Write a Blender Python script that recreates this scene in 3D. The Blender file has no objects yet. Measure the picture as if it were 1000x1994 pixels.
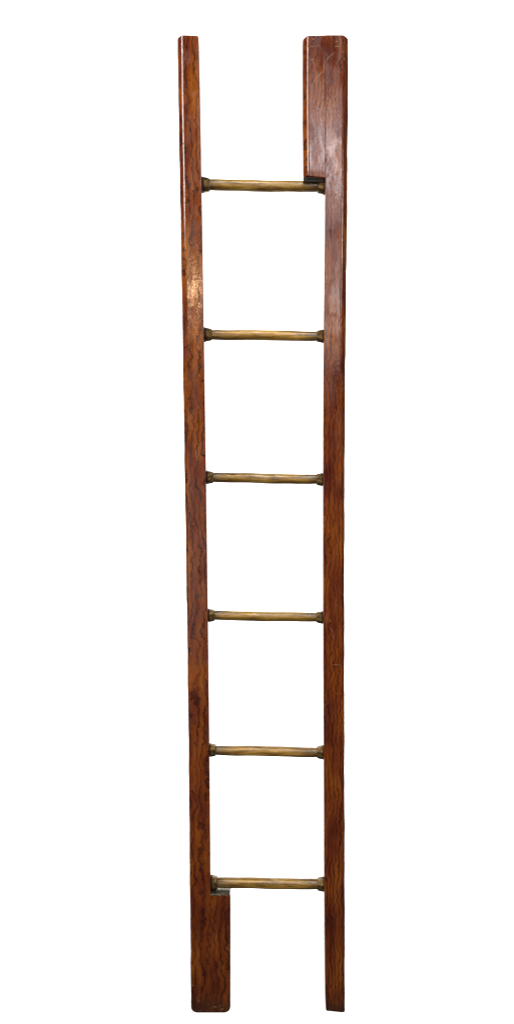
import bpy, bmesh, math, random
from mathutils import Vector, Matrix
random.seed(4)
C = bpy.context.scene.collection
# ------------------------------------------------------------------ camera geometry (metres)
F = 1700.0                       # focal length in photo pixels, 1 px = 1 mm on the ladder at picture centre
TH = math.atan(4.93e-5 * F)      # camera looks slightly down
ZC = 1.030                       # height of the picture centre on the ladder
CAM = Vector((0, -F/1000*math.cos(TH), ZC + F/1000*math.sin(TH)))
FW = Vector((0, math.cos(TH), -math.sin(TH))); UP = Vector((0, math.sin(TH), math.cos(TH)))
def at(px, py, y=0.0):
    """point of the plane y = const (measured from the ladder's front face) seen at a photo position"""
    d = FW*F + Vector((1,0,0))*(px-500) - UP*(py-997)
    t = (y - CAM.y)/d.y
    return CAM + d*t
def row(z, y=0.0):
    """photo row of a height"""
    p = Vector((0, y, z)) - CAM
    return 997 - F*p.dot(UP)/p.dot(FW)
def interp(tab, v):
    if v <= tab[0][0]: return tab[0][1]
    for (a, x), (b, w) in zip(tab, tab[1:]):
        if v <= b: return x + (w-x)*(v-a)/(b-a)
    return tab[-1][1]
def smooth(tab, v, r=45):
    return sum(interp(tab, v+k*r/3) for k in range(-3, 4))/7

# ------------------------------------------------------------------ node helpers
class NT:
    def __init__(s, name):
        s.m = bpy.data.materials.new(name); s.m.use_nodes = True
        s.t = s.m.node_tree; s.b = s.t.nodes['Principled BSDF']
    def n(s, typ, **kw):
        nd = s.t.nodes.new(typ)
        for k, v in kw.items(): setattr(nd, k, v)
        return nd
    def put(s, sock, v):
        if isinstance(v, bpy.types.NodeSocket): s.t.links.new(v, sock)
        else: sock.default_value = v
    def math(s, op, a, b=0.0, c=None, clamp=False):
        nd = s.n('ShaderNodeMath', operation=op, use_clamp=clamp)
        s.put(nd.inputs[0], a); s.put(nd.inputs[1], b)
        if c is not None: s.put(nd.inputs[2], c)
        return nd.outputs[0]
    def mapping(s, vec, scale, loc=(0,0,0), rot=(0,0,0)):
        nd = s.n('ShaderNodeMapping'); s.put(nd.inputs['Vector'], vec)
        nd.inputs['Scale'].default_value = scale; nd.inputs['Location'].default_value = loc
        nd.inputs['Rotation'].default_value = rot
        return nd.outputs[0]
    def noise(s, vec, scale=1, detail=2, rough=.5, dist=0.0):
        nd = s.n('ShaderNodeTexNoise'); s.put(nd.inputs['Vector'], vec)
        nd.inputs['Scale'].default_value = scale; nd.inputs['Detail'].default_value = detail
        nd.inputs['Roughness'].default_value = rough; nd.inputs['Distortion'].default_value = dist
        return nd.outputs['Fac']
    def ramp(s, fac, stops, interp='LINEAR'):
        nd = s.n('ShaderNodeValToRGB'); nd.color_ramp.interpolation = interp
        e = nd.color_ramp.elements
        while len(e) < len(stops): e.new(.5)
        for el, (p, c) in zip(e, stops):
            el.position = p; el.color = (*c, 1) if len(c) == 3 else c
        s.put(nd.inputs[0], fac); return nd.outputs[0]
    def mix(s, fac, a, b, blend='MIX'):
        nd = s.n('ShaderNodeMix', data_type='RGBA', blend_type=blend)
        s.put(nd.inputs[0], fac)
        for sock, v in ((nd.inputs[6], a), (nd.inputs[7], b)):
            s.put(sock, (*v, 1) if isinstance(v, tuple) and len(v) == 3 else v)
        return nd.outputs[2]
    def sstep(s, v, a, b):
        nd = s.n('ShaderNodeMapRange', interpolation_type='SMOOTHSTEP'); s.put(nd.inputs[0], v)
        nd.inputs[1].default_value = a; nd.inputs[2].default_value = b
        return nd.outputs[0]
    def bump(s, h, strength, dist, prev=None):
        nd = s.n('ShaderNodeBump'); nd.inputs['Strength'].default_value = strength
        nd.inputs['Distance'].default_value = dist; s.put(nd.inputs['Height'], h)
        if prev: s.t.links.new(prev, nd.inputs['Normal'])
        return nd.outputs[0]

def veined_wood(name, seed, lin, swirl, wig, gloss=.22, crazed=()):
    """varnished reddish timber with wandering dark veins"""
    t = NT(name)
    P = t.n('ShaderNodeTexCoord').outputs['Object']
    sep = t.n('ShaderNodeSeparateXYZ'); t.put(sep.inputs[0], P)
    X, Y, Z = sep.outputs
    big = t.noise(t.mapping(P, (16, 10, 4.2), (seed, seed*2, seed*.7)), 1, 2, .5)
    mid = t.noise(t.mapping(P, (24, 20, 17), (seed+9, 3, seed)), 1, 2, .5, .35)
    fin = t.noise(t.mapping(P, (46, 34, 56), (seed+2, 5, seed)), 1, 3, .58)
    f = t.math('MULTIPLY', X, lin)
    f = t.math('ADD', f, t.math('MULTIPLY', Y, lin*.6))
    f = t.math('MULTIPLY_ADD', big, swirl, f)
    calm = t.sstep(t.noise(t.mapping(P, (9, 6, 5.5), (seed*4, 2, 5)), 1, 2, .5), .36, .64)
    tiny = t.noise(t.mapping(P, (120, 70, 150), (seed*6, 5, seed)), 1, 2, .5)
    f = t.math('MULTIPLY_ADD', mid, t.math('MULTIPLY_ADD', calm, wig*2.4, wig*1.2), f)
    f = t.math('MULTIPLY_ADD', fin, t.math('MULTIPLY_ADD', calm, -wig*1.5, wig*2.3), f)
    f = t.math('MULTIPLY_ADD', tiny, .42, f)
    fr = t.math('FRACT', f)
    vein = t.ramp(fr, [(0, (1,1,1)), (.08, (.88,.88,.88)), (.19, (.34,.34,.34)), (.38, (.08,.08,.08)), (.72, (0,0,0)), (.88, (.20,.20,.20)), (.95, (.9,.9,.9)), (1, (1,1,1))])
    fr2 = t.math('FRACT', t.math('MULTIPLY_ADD', fin, .8, t.math('MULTIPLY', f, 2.63)))
    vein2 = t.ramp(fr2, [(0, (.9,.9,.9)), (.16, (.25,.25,.25)), (.5, (0,0,0)), (.85, (.2,.2,.2)), (1, (.9,.9,.9))])
    patch = t.sstep(t.noise(t.mapping(P, (34, 20, 9), (seed*3, 7, 2)), 1, 3, .6), .33, .62)
    patch2 = t.sstep(t.noise(t.mapping(P, (40, 20, 13), (seed*5, 1, 8)), 1, 3, .6), .42, .66)
    v = t.math('MULTIPLY', vein, t.math('MULTIPLY_ADD', patch, .56, .44))
    v = t.math('MAXIMUM', v, t.math('MULTIPLY', vein2, t.math('MULTIPLY', patch2, .78)))
    fibre = t.noise(t.mapping(P, (900, 900, 38), (seed, 0, 0)), 1, 3, .6)
    tone = t.noise(t.mapping(P, (36, 30, 10), (seed*2, 4, seed)), 1, 4, .6)
    base = t.ramp(tone, [(.30, (.074,.0112,.0034)), (.42, (.150,.0270,.0042)), (.54, (.235,.056,.0055)), (.66, (.330,.094,.0065))])
    base = t.mix(t.math('MULTIPLY', fibre, .55), base, (.070,.013,.004))
    col = t.mix(v, base, (.025,.0036,.0022))
    rub0 = t.noise(t.mapping(P, (70, 70, 60), (seed, 8, 2)), 1, 4, .6)
    dirt = t.sstep(t.noise(t.mapping(P, (300, 300, 120), (seed, 1, 1)), 1, 4, .65), .72, .78)
    col = t.mix(t.math('MULTIPLY', dirt, .5), col, (.015,.006,.004))
    # darker towards the foot of the ladder
    foot = t.math('MULTIPLY', t.sstep(t.math('MULTIPLY_ADD', tone, .25, Z), .62, .05), .40)
    col = t.mix(foot, col, t.mix(1.0, col, (.50,.52,.46), 'MULTIPLY'))
    ends = t.math('MAXIMUM', t.sstep(t.math('MULTIPLY_ADD', rub0, .05, Z), .072, .028), t.sstep(t.math('MULTIPLY_ADD', rub0, -.04, Z), 1.944, 1.972))
    col = t.mix(t.math('MULTIPLY', ends, .62), col, (.022,.012,.007))
    chips = t.math('MULTIPLY', t.math('MAXIMUM', t.sstep(Z, .05, .020), t.sstep(Z, 1.955, 1.99)), t.sstep(t.noise(t.mapping(P, (210, 210, 210), (seed, 9, 9)), 1, 3, .6), .60, .66))
    col = t.mix(t.math('MULTIPLY', chips, .6), col, (.20,.13,.085))
    t.put(t.b.inputs['Base Color'], col)
    smear = t.noise(t.mapping(P, (55, 40, 26), (seed, 6, 2)), 1, 4, .6)
    rub = t.noise(t.mapping(P, (260, 260, 90), (seed, 2, 2)), 1, 3, .6)
    r = t.math('MULTIPLY_ADD', smear, .40, gloss-.27)
    isl = t.sstep(t.noise(t.mapping(P, (62, 40, 20), (seed*7, 3, 1)), 1, 4, .62, .6), .46, .54)
    r = t.math('MULTIPLY_ADD', isl, .09, t.math('MULTIPLY', r, .80))
    r = t.math('MULTIPLY_ADD', rub, .08, r)
    t.put(t.b.inputs['Roughness'], r)
    t.b.inputs['Specular IOR Level'].default_value = .46
    n1 = t.bump(t.noise(t.mapping(P, (260, 260, 190), (seed, 0, 4)), 1, 2, .5, .6), .34, .00034)
    mask = None
    for (px, py, rx, ry) in crazed:       # places where the varnish has crinkled
        c = at(px, py)
        q = t.mapping(P, (1/rx, 1, 1/ry), (-c.x/rx, 0, -c.z/ry))
        ln = t.n('ShaderNodeVectorMath', operation='LENGTH'); t.put(ln.inputs[0], q)
        wob_ = t.noise(t.mapping(P, (70, 70, 50)), 1, 2, .5)
        m = t.sstep(t.math('MULTIPLY_ADD', wob_, .9, ln.outputs['Value']), 1.75, .95)
        mask = m if mask is None else t.math('MAXIMUM', mask, m)
    if mask is not None:
        vo = t.n('ShaderNodeTexVoronoi', feature='SMOOTH_F1'); t.put(vo.inputs['Vector'], t.mapping(P, (230, 230, 210)))
        t.put(vo.inputs['Vector'], t.mapping(P, (230, 230, 200))); vo.inputs['Scale'].default_value = 1
        hh = t.math('ADD', vo.outputs['Distance'], t.noise(t.mapping(P, (380, 380, 330)), 1, 2, .5, 1.2))
        n1 = t.bump(t.math('MULTIPLY', mask, hh), .22, .00026, n1)
        r = t.math('MULTIPLY_ADD', mask, -.05, r)
        t.put(t.b.inputs['Roughness'], t.math('MAXIMUM', r, .09))
    n2 = t.bump(t.math('MULTIPLY_ADD', v, -.5, fibre), .10, .00018, n1)
    t.put(t.b.inputs['Normal'], n2)
    return t.m

def rung_wood():
    t = NT('oiled_rung_wood')
    P = t.n('ShaderNodeTexCoord').outputs['Object']
    rnd = t.n('ShaderNodeObjectInfo').outputs['Random']
    off = t.n('ShaderNodeCombineXYZ'); t.put(off.inputs[0], t.math('MULTIPLY', rnd, 31)); t.put(off.inputs[2], t.math('MULTIPLY', rnd, 17))
    def moved(scale):
        a = t.n('ShaderNodeVectorMath', operation='ADD'); t.put(a.inputs[0], t.mapping(P, scale)); t.put(a.inputs[1], off.outputs[0]); return a.outputs[0]
    g = t.noise(moved((14, 190, 190)), 1, 4, .6, .7)
    f = t.noise(moved((45, 800, 800)), 1, 3, .65)
    b = t.noise(moved((22, 60, 60)), 1, 3, .5)
    col = t.ramp(g, [(.30, (.060,.030,.006)), (.42, (.165,.088,.015)), (.53, (.31,.178,.032)), (.66, (.50,.31,.070))])
    col = t.mix(t.math('MULTIPLY', t.sstep(f, .50, .68), .50), col, (.060,.034,.012))
    pits = t.sstep(t.noise(moved((150, 420, 420)), 1, 3, .6), .67, .72)
    col = t.mix(t.math('MULTIPLY', pits, .75), col, (.025,.013,.006))
    sep = t.n('ShaderNodeSeparateXYZ'); t.put(sep.inputs[0], P)
    # shade near both sockets, painted into the wood colour
    d = t.math('ABSOLUTE', t.math('SUBTRACT', sep.outputs[0], .115))
    g2 = t.sstep(t.math('MULTIPLY_ADD', b, .060, d), .090, .132)
    col = t.mix(t.math('MULTIPLY', g2, .62), col, (.040,.024,.010))
    tint = t.ramp(rnd, [(0, (1.02,1.02,.9)), (.35, (1.22,1.20,1.0)), (.7, (.88,.89,.75)), (1, (1.16,1.18,1.05))])
    col = t.mix(1.0, col, tint, 'MULTIPLY')
    t.put(t.b.inputs['Base Color'], col)
    t.put(t.b.inputs['Roughness'], t.math('MULTIPLY_ADD', b, .34, .10))
    t.b.inputs['Specular IOR Level'].default_value = .6
    t.put(t.b.inputs['Normal'], t.bump(g, .6, .0014, t.bump(b, .6, .002)))
    return t.m

def metal(name, c1, c2, rough, metallic=.8):
    t = NT(name)
    P = t.n('ShaderNodeTexCoord').outputs['Object']
    g = t.noise(t.mapping(P, (160, 160, 160)), 1, 4, .65)
    g2 = t.noise(t.mapping(P, (600, 600, 600)), 1, 3, .6)
    t.put(t.b.inputs['Base Color'], t.mix(t.sstep(g, .36, .62), c1, c2))
    t.b.inputs['Metallic'].default_value = metallic
    t.put(t.b.inputs['Roughness'], t.math('MULTIPLY_ADD', g, .35, rough))
    t.put(t.b.inputs['Normal'], t.bump(g2, .35, .0006, t.bump(g, .4, .001)))
    return t.m

def plain(name, col, rough):
    t = NT(name); P = t.n('ShaderNodeTexCoord').outputs['Object']
    g = t.noise(t.mapping(P, (500, 500, 500)), 1, 3, .6)
    t.put(t.b.inputs['Base Color'], t.mix(g, tuple(c*.45 for c in col), col))
    t.b.inputs['Roughness'].default_value = rough
    return t.m

WOOD_L = veined_wood('veined_wood_wavy', 1.3, 72, 3.8, .95, .22, ((380,566,.022,.040),))
WOOD_R = veined_wood('veined_wood_straight', 5.7, 124, 2.2, 1.05, .22, ())
SCRATCH = plain('pale_scratched_varnish', (.42,.24,.14), .6)
RUNG = rung_wood()
BRASS = metal('aged_brass', (.055,.034,.014), (.22,.145,.050), .30)
DARKM = metal('black_steel_and_shade', (.006,.005,.004), (.020,.015,.011), .55, .3)  # washers, and the painted shade under the head block
STEEL = metal('dull_steel', (.11,.11,.085), (.30,.30,.24), .26, .9)

# ------------------------------------------------------------------ mesh helpers
def finish(name, bm, mats, parent=None, loc=(0,0,0), auto=38):
    bmesh.ops.recalc_face_normals(bm, faces=bm.faces)
    me = bpy.data.meshes.new(name); bm.to_mesh(me); bm.free()
    for m in mats: me.materials.append(m)
    for p in me.polygons: p.use_smooth = True
    me.set_sharp_from_angle(angle=math.radians(auto))
    o = bpy.data.objects.new(name, me); C.objects.link(o); o.location = loc
    if parent: o.parent = parent
    return o
def loft(bm, rings, mat=0):
    vs = [[bm.verts.new(p) for p in r] for r in rings]
    n = len(vs[0])
    for a, b in zip(vs, vs[1:]):
        for i in range(n):
            f = bm.faces.new((a[i], a[(i+1) % n], b[(i+1) % n], b[i])); f.material_index = mat
    for r in (vs[0], vs[-1]):
        f = bm.faces.new(r); f.material_index = mat
    return vs
DEPTH = .042
def half_section(o, i, rnd_in=False, w=.0110, d=.0125, inset=0.0, e=.0011, o0=None):
    """closed cross-section between the outer edge o and the inner edge i (x values);
    the outer corner has a crisp arris and then falls away in a curve, the inner one is square"""
    s = 1 if i > o else -1
    y0, y1 = inset, DEPTH - inset
    pts = []
    # front, inner to outer
    pts += [(i, y0+e), (i - s*e*.35, y0+e*.35), (i - s*e, y0)]
    A = (o if o0 is None else o0) + s*w
    if (A-o)*s < .0036: A = o + s*.0036
    if abs(i-A) < .002: A = i - s*.002
    i2 = i - s*(e+.0007); A2 = A + s*.0009
    for k in range(6):
        pts.append((i2 + (A2 - i2)*k/5, y0))
    aw = abs(A-o)
    pts += [(A + s*.0003, y0), (A - s*.0001, y0+.00010), (A - s*.0027, y0+.00152), (A - s*.0030, y0+.00175)]
    x1, yy1 = A - s*.0030, y0+.00175
    for k in range(1, 8):        # gently crowned slope down to the widest line of the rail
        u = k/7
        pts.append((x1 + (o-x1)*(u + .16*u*(1-u)), yy1 + (d-.00175)*(u - .10*u*(1-u))))
    pts.append((o + s*.0002, yy1 + d*1.06))
    front = pts[:]
    back = [(x, DEPTH - y) for x, y in reversed(front)]
    return front + back
def ribbon(bm, pts, w, mat, y=-.00016):
    P = [at(a, b) for a, b in pts]
    # subdivide into a smooth hand-like line with varying width
    Q = []
    for k in range(len(P)-1):
        p0 = P[max(k-1,0)]; p1 = P[k]; p2 = P[k+1]; p3 = P[min(k+2,len(P)-1)]
        for j in range(6):
            u = j/6
            Q.append(.5*((2*p1)+(p2-p0)*u+(2*p0-5*p1+4*p2-p3)*u*u+(3*p1-p0-3*p2+p3)*u**3))
    Q.append(P[-1])
    prev = None
    for k, q in enumerate(Q):
        a = Q[max(k-1,0)]; b = Q[min(k+1,len(Q)-1)]
        d = (b-a).normalized(); n = Vector((-d.z, 0, d.x))
        ww = w*.5*(.35+.9*random.random())*(.25+.75*math.sin(math.pi*min(1,max(0,(k+.5)/len(Q)))))
        v = [bm.verts.new(Vector((q.x, y, q.z))+n*ww), bm.verts.new(Vector((q.x, y, q.z))-n*ww)]
        if prev:
            f = bm.faces.new((prev[0], prev[1], v[1], v[0])); f.material_index = mat
        prev = v

def lofted_member(ytop, ybot, outer_tab, inner_tab, r_top, r_bot, tops=(0,0), step=.012, w=.0110, wob=1.0, square_in=True, rin_top=.002, rin_bot=.002, d=.0125, glued=None):
    """a rail or a block following measured edges; ytop/ybot photo rows of the two ends"""
    zt, zb = at(500, ytop).z, at(500, ybot).z
    zs = []
    rt, rb = max(r_top, rin_top), max(r_bot, rin_bot)
    for k in range(7): zs.append(zb + rb*(1-math.cos(math.pi/2*k/6)))
    z = zb + rb + step
    while z < zt - rt - step*.4: zs.append(z); z += step
    for k in range(7): zs.append(zt - rt + rt*math.sin(math.pi/2*k/6))
    rings = []
    ph = random.random()*9
    def ins(r, t):       # how far a corner of radius r is cut back at distance t from the end
        if t >= r: return 0.0
        return r - math.sqrt(max(0, r*r-(r-t)**2))
    for z in zs:
        v = row(z)
        o = at(smooth(outer_tab, v), v, .016).x
        i = at(smooth(inner_tab, v, 20), v).x
        s = 1 if i > o else -1
        wb = wob*.00022*(math.sin(z*31+ph)+.7*math.sin(z*73+ph*2)+.5*math.sin(z*141+ph))
        tt, tb = zt - z, z - zb
        o_full = o
        o += s*(ins(r_top, tt)+ins(r_bot, tb)) + wb
        i -= s*(ins(rin_top, tt)+ins(rin_bot, tb))
        f_in = ins(.0009, tt) + ins(.0022, tb)
        wv = w*interp([(620,1),(900,.62),(1250,.42),(1990,.38)], v)
        sec = half_section(o, i, w=wv, inset=f_in, d=max(.0036, d*wv/w*min(1, .25+.75*abs(o_full+s*wv-o)/wv)), o0=o_full, e=.00018 if glued and glued[0] < v < glued[1] else .0011)
        ring = []
        for (x, y) in sec:
            # ends not sawn quite square
            u = (x - o)/(i - o)
            dz = 0
            if tt < .03: dz = tops[0]*(u)*(1-tt/.03)
            if tb < .03: dz = tops[1]*(u)*(1-tb/.03)
            ring.append(Vector((x, y, z+dz)))
        rings.append(ring)
    return rings

# ------------------------------------------------------------------ measured edges (photo rows -> columns)
L_OUT = [(60,345.5),(155,346.6),(235,347.6),(300,349.2),(420,351),(500,352.6),(600,354.3),(700,356),(770,357),(931,360),(1140,363.3),(1300,365.6),(1510,368),(1700,369.5),(1800,370.8),(1890,371.6),(1980,372.3)]
L_IN  = [(60,386.2),(155,388.5),(300,391.2),(440,393.6),(600,395.9),(700,397.6),(770,398.6),(931,401),(1140,403.9),(1300,405.8),(1510,408),(1700,409.6),(1740,409.9),(1980,410.5)]
R_IN  = [(60,634),(350,632.8),(440,632),(650,629.9),(770,628.9),(931,628.5),(1140,628.4),(1300,628.9),(1510,629.9),(1700,630.6),(1850,631.6),(1940,632.8),(1980,634)]
R_OUT = [(60,677.2),(155,677),(300,676),(400,675.4),(500,674.2),(600,672.9),(770,671),(931,669.8),(1140,669),(1510,669.2),(1700,669.7),(1980,669.8)]
TB_OUT = [(60,588.4),(155,588),(250,588.4),(350,589.4)]            # block at the head of the right rail
BB_OUT = [(1700,449),(1800,449.5),(1880,449.4),(1980,449)]          # block at the foot of the left rail

ladder = bpy.data.objects.new('pole_ladder', None); C.objects.link(ladder)
ladder['label'] = 'tall narrow folding pole ladder of glossy veined reddish wood with six golden-brown rungs'
ladder['category'] = 'ladder'

def shift(tab, dx): return [(a, b+dx) for a, b in tab]
# --- left rail
bm = bmesh.new()
loft(bm, lofted_member(67.6, 1973, L_OUT, L_IN, .0030, .012, tops=(-.0012, .0), rin_top=.0035, rin_bot=.0005, w=.0108, glued=(1745,1999)))
for s in ([(382,473),(384,478),(386,485)], [(384,672),(386,677),(388,682)], [(378,865),(381,880),(384,897)],
          [(372.5,1917),(376,1918.5),(380,1919)], [(384,1944),(385,1949),(390,1950.5)], [(377,1016),(378,1022)], [(386,730),(390,733)],
          [(376,1535),(378,1540)], [(391,1330),(394,1345)], [(371,1265),(372.5,1276)]):
    ribbon(bm, s, .0011, 1)
rail_l = finish('rail', bm, [WOOD_L, SCRATCH], ladder)
rail_l['label'] = 'left rail with the widened foot'
# its foot block, glued against the inner side
bm = bmesh.new()
loft(bm, lofted_member(1743.5, 1973, BB_OUT, shift(L_IN, .12), .004, .012, glued=(0,1999), tops=(0,0), rin_top=.0004, rin_bot=.0005, w=.0095, wob=.4, d=.011))
for s in ([(432,1880),(433,1883),(433.4,1887)], [(415,1960),(423,1961)], [(428,1966),(436,1964)], [(440,1842),(441,1850)]):
    ribbon(bm, s, .0012, 1)
blk = finish('end_block', bm, [WOOD_L, SCRATCH], rail_l)
# --- right rail
bm = bmesh.new()
loft(bm, lofted_member(67.8, 1973, R_OUT, R_IN, .0050, .002, tops=(0, .0040), rin_top=.0004, rin_bot=.003, w=.0120, glued=(0,340)))
for s in ([(667,234),(658,224),(652,216),(645,203),(637,191)], [(650,90.5),(656,90),(663,91)], [(660,76.5),(665,76)], [(653,82),(656,80)],
          [(666,99),(668,102)], [(668,113),(671,117)], [(642,1222),(645,1227),(648,1233)], [(647.5,1236),(650,1244)], [(646,1294),(654,1294.5),(664,1295)],
          [(652,102),(646,106),(640,111),(635.5,117)], [(636,318),(640,318.5),(643,318)], [(637.5,384),(638,385)], [(641,1205),(644,1212)], [(655,1350),(656,1353)]):
    ribbon(bm, s, .0010, 1)
rail_r = finish('rail', bm, [WOOD_R, SCRATCH], ladder)
rail_r['label'] = 'right rail with the widened head'
bm = bmesh.new()
loft(bm, lofted_member(68.8, 342, TB_OUT, shift(R_IN, -.12), .0055, .002, glued=(0,1999), tops=(.0006, -.0045), rin_top=.0004, rin_bot=.0004, w=.0110, wob=.5))
for s in ([(633,120),(630,129),(628,139),(617,150),(607.5,165),(605.6,180),(605,200)], [(631.5,150),(629,160),(628.5,168),(631,178)],
          [(605,90.5),(609,90.5)], [(612,90),(618.5,89)], [(606,75),(612,77)], [(604,117),(611,115)], [(606,228),(609,232)], [(618,268),(620,275)]):
    ribbon(bm, s, .0010, 1)
finish('end_block', bm, [WOOD_R, SCRATCH], rail_r)

# --- steel catch plate lying on the foot block
def prism(bm, poly, z0, z1, bevel=0.0):
    a = [bm.verts.new((x, y, z0)) for x, y in poly]; b = [bm.verts.new((x, y, z1)) for x, y in poly]
    n = len(poly); fs = [bm.faces.new(a), bm.faces.new(b)]
    for i in range(n): fs.append(bm.faces.new((a[i], a[(i+1)%n], b[(i+1)%n], b[i])))
    if bevel:
        es = {e for f in fs for e in f.edges}
        bmesh.ops.bevel(bm, geom=list(es), offset=bevel, segments=2, profile=.5, affect='EDGES')
bm = bmesh.new()
zb = at(500, 1743.5).z + .0002
xa = at(409.3, 1743).x; xb = at(447.5, 1743).x
prism(bm, [(xa, -.0008), (xb-.011, -.0008), (xb, .006), (xb, DEPTH-.006), (xb-.008, DEPTH-.001), (xa, DEPTH-.001)], zb, zb+.0022, .0006)
finish('block_plate', bm, [STEEL], rail_l)
# --- dark plate and lip added for the head block's shaded underside
bm = bmesh.new()
zt = at(500, 342).z
xa = at(591, 345).x; xb = at(632, 345).x
prism(bm, [(xa, .006), (xa+.006, .0015), (xb, .0015), (xb, DEPTH-.001), (xa+.006, DEPTH-.001), (xa, DEPTH-.006)], zt-.0048, zt-.0024, .0005)
prism(bm, [(xa-.0008, .0045), (xa+.001, .0035), (xb-.0015, .0035), (xb-.0015, .0090), (xa-.0008, .0090)], zt-.0105, zt-.0022, .0006)
finish('block_plate', bm, [DARKM], rail_r)

# ------------------------------------------------------------------ rungs
def tube(bm, stations, seg, phase=0, mat=0, sy=1.0):
    rings = []
    for st in stations:
        x, r = st[0], st[1]; oz = st[2] if len(st) > 2 else 0
        rings.append([Vector((x, r*math.cos(phase+2*math.pi*k/seg)*sy, oz + r*math.sin(phase+2*math.pi*k/seg))) for k in range(seg)])
    loft(bm, rings, mat)
YR = .021
#  (left x, left centre row, right x, right centre row, diameter left, diameter right)
RUNGS = [(393.5,360.3,632,364.3,22,21.5), (398,651.8,630.5,655.0,20.5,20), (401,929.6,629.5,933.8,19.8,19.8),
         (404,1198.2,629.3,1202.4,19.2,18.6), (406.5,1460.6,630.5,1465.0,19.2,20), (409.5,1718.2,631,1721.6,20.6,20.6)]
for n, (xl, yl, xr, yr, dl, dr) in enumerate(RUNGS):
    a = at(xl, yl, YR); b = at(xr, yr, YR)
    L = (b-a).length
    sc = (a-CAM).dot(FW)/F      # metres per photo pixel at that depth
    rl, rr = dl*.5*sc, dr*.5*sc
    bm = bmesh.new()
    st = []; ph = random.random()*6
    x0, x1 = .011, L-.011
    N = 26
    for k in range(N+1):
        u = k/N; x = x0+(x1-x0)*u
        belly = 1 + .03*math.sin(math.pi*u) - .05*max(0, 1-u*14) - .05*max(0, 1-(1-u)*14)
        st.append((x, (rl+(rr-rl)*u)*belly*(1+.009*math.sin(x*70+ph)), .0004*math.sin(x*38+ph)+.0002*math.sin(x*90)))
    tube(bm, st, 28)
    rung = finish('rung', bm, [RUNG], ladder, a, 50)
    rung.rotation_euler = (0, math.asin((a.z-b.z)/L), 0)
    j = lambda s=.0005: random.uniform(-s, s)
    for side in (0, 1):
        bm = bmesh.new()
        R = (rl if side == 0 else rr)
        dirn = 1 if side == 0 else -1
        X = lambda v: v if side == 0 else L - v
        # faceted socket gripping the rung
        prof = [(.0030, R*1.30), (.0042, R*1.38), (.0095+j(), R*1.29), (.0134+j(), R*1.20), (.0144, R*1.06), (.0156, R*.96)]
        tube(bm, [(X(x), r, j(.0002)) for x, r in prof], 8, math.pi/8 + j(.12), 0, 1.0)
        # dark fixing washer against the rail
        tube(bm, [(X(-.0010), R*1.44), (X(.0016), R*1.44), (X(.0034), R*1.32)], 20, 0, 1)
        # pivot pin head, front and back
        for yy in (-1, 1):
            c = Vector((X(.0065), yy*R*1.24, (-.0035 if side == 0 else .001)))
            r1 = [c + Vector((.0021*math.cos(q*math.pi/5), -yy*.002, .0021*math.sin(q*math.pi/5))) for q in range(10)]
            r2 = [c + Vector((.0021*math.cos(q*math.pi/5), yy*.0004, .0021*math.sin(q*math.pi/5))) for q in range(10)]
            r3 = [c + Vector((.0012*math.cos(q*math.pi/5), yy*.0010, .0012*math.sin(q*math.pi/5))) for q in range(10)]
            loft(bm, [r1, r2, r3], 0)
        finish('rung_socket', bm, [BRASS, DARKM], rung, (0,0,0), 25)

# ------------------------------------------------------------------ white backdrop
t = NT('white_backdrop_paper'); t.b.inputs['Base Color'].default_value = (.92,.92,.92,1); t.b.inputs['Roughness'].default_value = .95
t.b.inputs['Specular IOR Level'].default_value = 0
bm = bmesh.new()
v = [bm.verts.new(p) for p in ((-2.5, 2.4, -2.2), (2.5, 2.4, -2.2), (2.5, 2.4, 3.8), (-2.5, 2.4, 3.8))]
bm.faces.new(v)
bd = finish('backdrop', bm, [t.m]); bd['kind'] = 'structure'

# ------------------------------------------------------------------ lamps
def area(name, loc, target, sx, sy, power, col):
    d = bpy.data.lights.new(name, 'AREA'); d.shape = 'RECTANGLE'; d.size = sx; d.size_y = sy
    d.energy = power; d.color = col
    o = bpy.data.objects.new(name, d); C.objects.link(o); o.location = loc
    o.rotation_euler = (Vector(target)-Vector(loc)).to_track_quat('-Z', 'Y').to_euler()
    return o
cz = CAM.z
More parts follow.
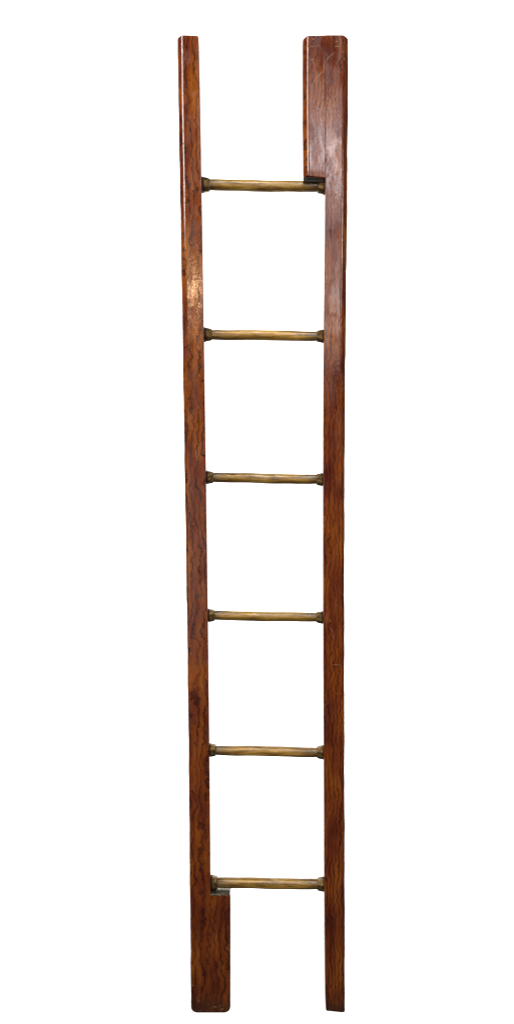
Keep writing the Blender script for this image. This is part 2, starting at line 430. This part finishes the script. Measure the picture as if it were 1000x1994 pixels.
# backdrop washers, outside the view and behind the ladder
for sx in (-1, 1):
    area('backdrop_lamp', (sx*1.75, .70, 2.1), (sx*1.75, 2.4, 2.1), 1.0, 1.6, 120, (1,1,1))
    area('backdrop_lamp', (sx*1.75, .70, -.3), (sx*1.75, 2.4, -.3), 1.0, 1.6, 120, (1,1,1))
def mirror(px, py, L):     # where a lamp must hang, L metres in front, to glint at a photo position
    P = at(px, py); d = P - CAM
    return (P.x + d.x*L/abs(CAM.y), -L, P.z + d.z*L/abs(CAM.y))
area('ceiling_softbox', (.1, -2.1, 4.1), (0, 0, 1.0), 1.5, .9, 70, (1,.95,.89))
area('fill_softbox', (-1.1, -3.4, .5), (0, 0, .7), 1.2, 1.2, 15, (1,.96,.92))
area('warm_lamp', mirror(378, 568, 2.6), (0, 0, ZC+.4), .20, .10, 4.6, (1,.60,.32))
area('window', mirror(650, 585, 2.8), (0, 0, ZC+.4), .34, .46, 4.6, (1,.84,.76))
area('window', mirror(640, 310, 2.6), (0, 0, ZC+.6), .60, .30, 9, (1,.95,.98))
area('side_strip', (-2.2, -1.3, 2.70), (0, 0, 1.7), .60, 1.1, 72, (1,.88,.82))
area('side_strip', (2.4, -1.2, 2.1), (0, 0, 1.5), .26, .6, 15, (1,.88,.85))

# ------------------------------------------------------------------ world, camera, output
w = bpy.data.worlds.new('World'); bpy.context.scene.world = w; w.use_nodes = True
w.node_tree.nodes['Background'].inputs[0].default_value = (1,.93,.88,1)
w.node_tree.nodes['Background'].inputs[1].default_value = .10
cam = bpy.data.cameras.new('camera'); co = bpy.data.objects.new('camera', cam); C.objects.link(co)
co.location = CAM; co.rotation_euler = (math.pi/2 - TH, 0, 0)
cam.sensor_fit = 'VERTICAL'; cam.sensor_height = 36; cam.sensor_width = 36; cam.lens = 36*F/1994
cam.clip_start = .05; cam.clip_end = 100
sc = bpy.context.scene; sc.camera = co
sc.view_settings.view_transform = 'Standard'; sc.view_settings.look = 'None'
sc.view_settings.gamma = 1; sc.view_settings.exposure = 0; sc.view_settings.use_curve_mapping = False
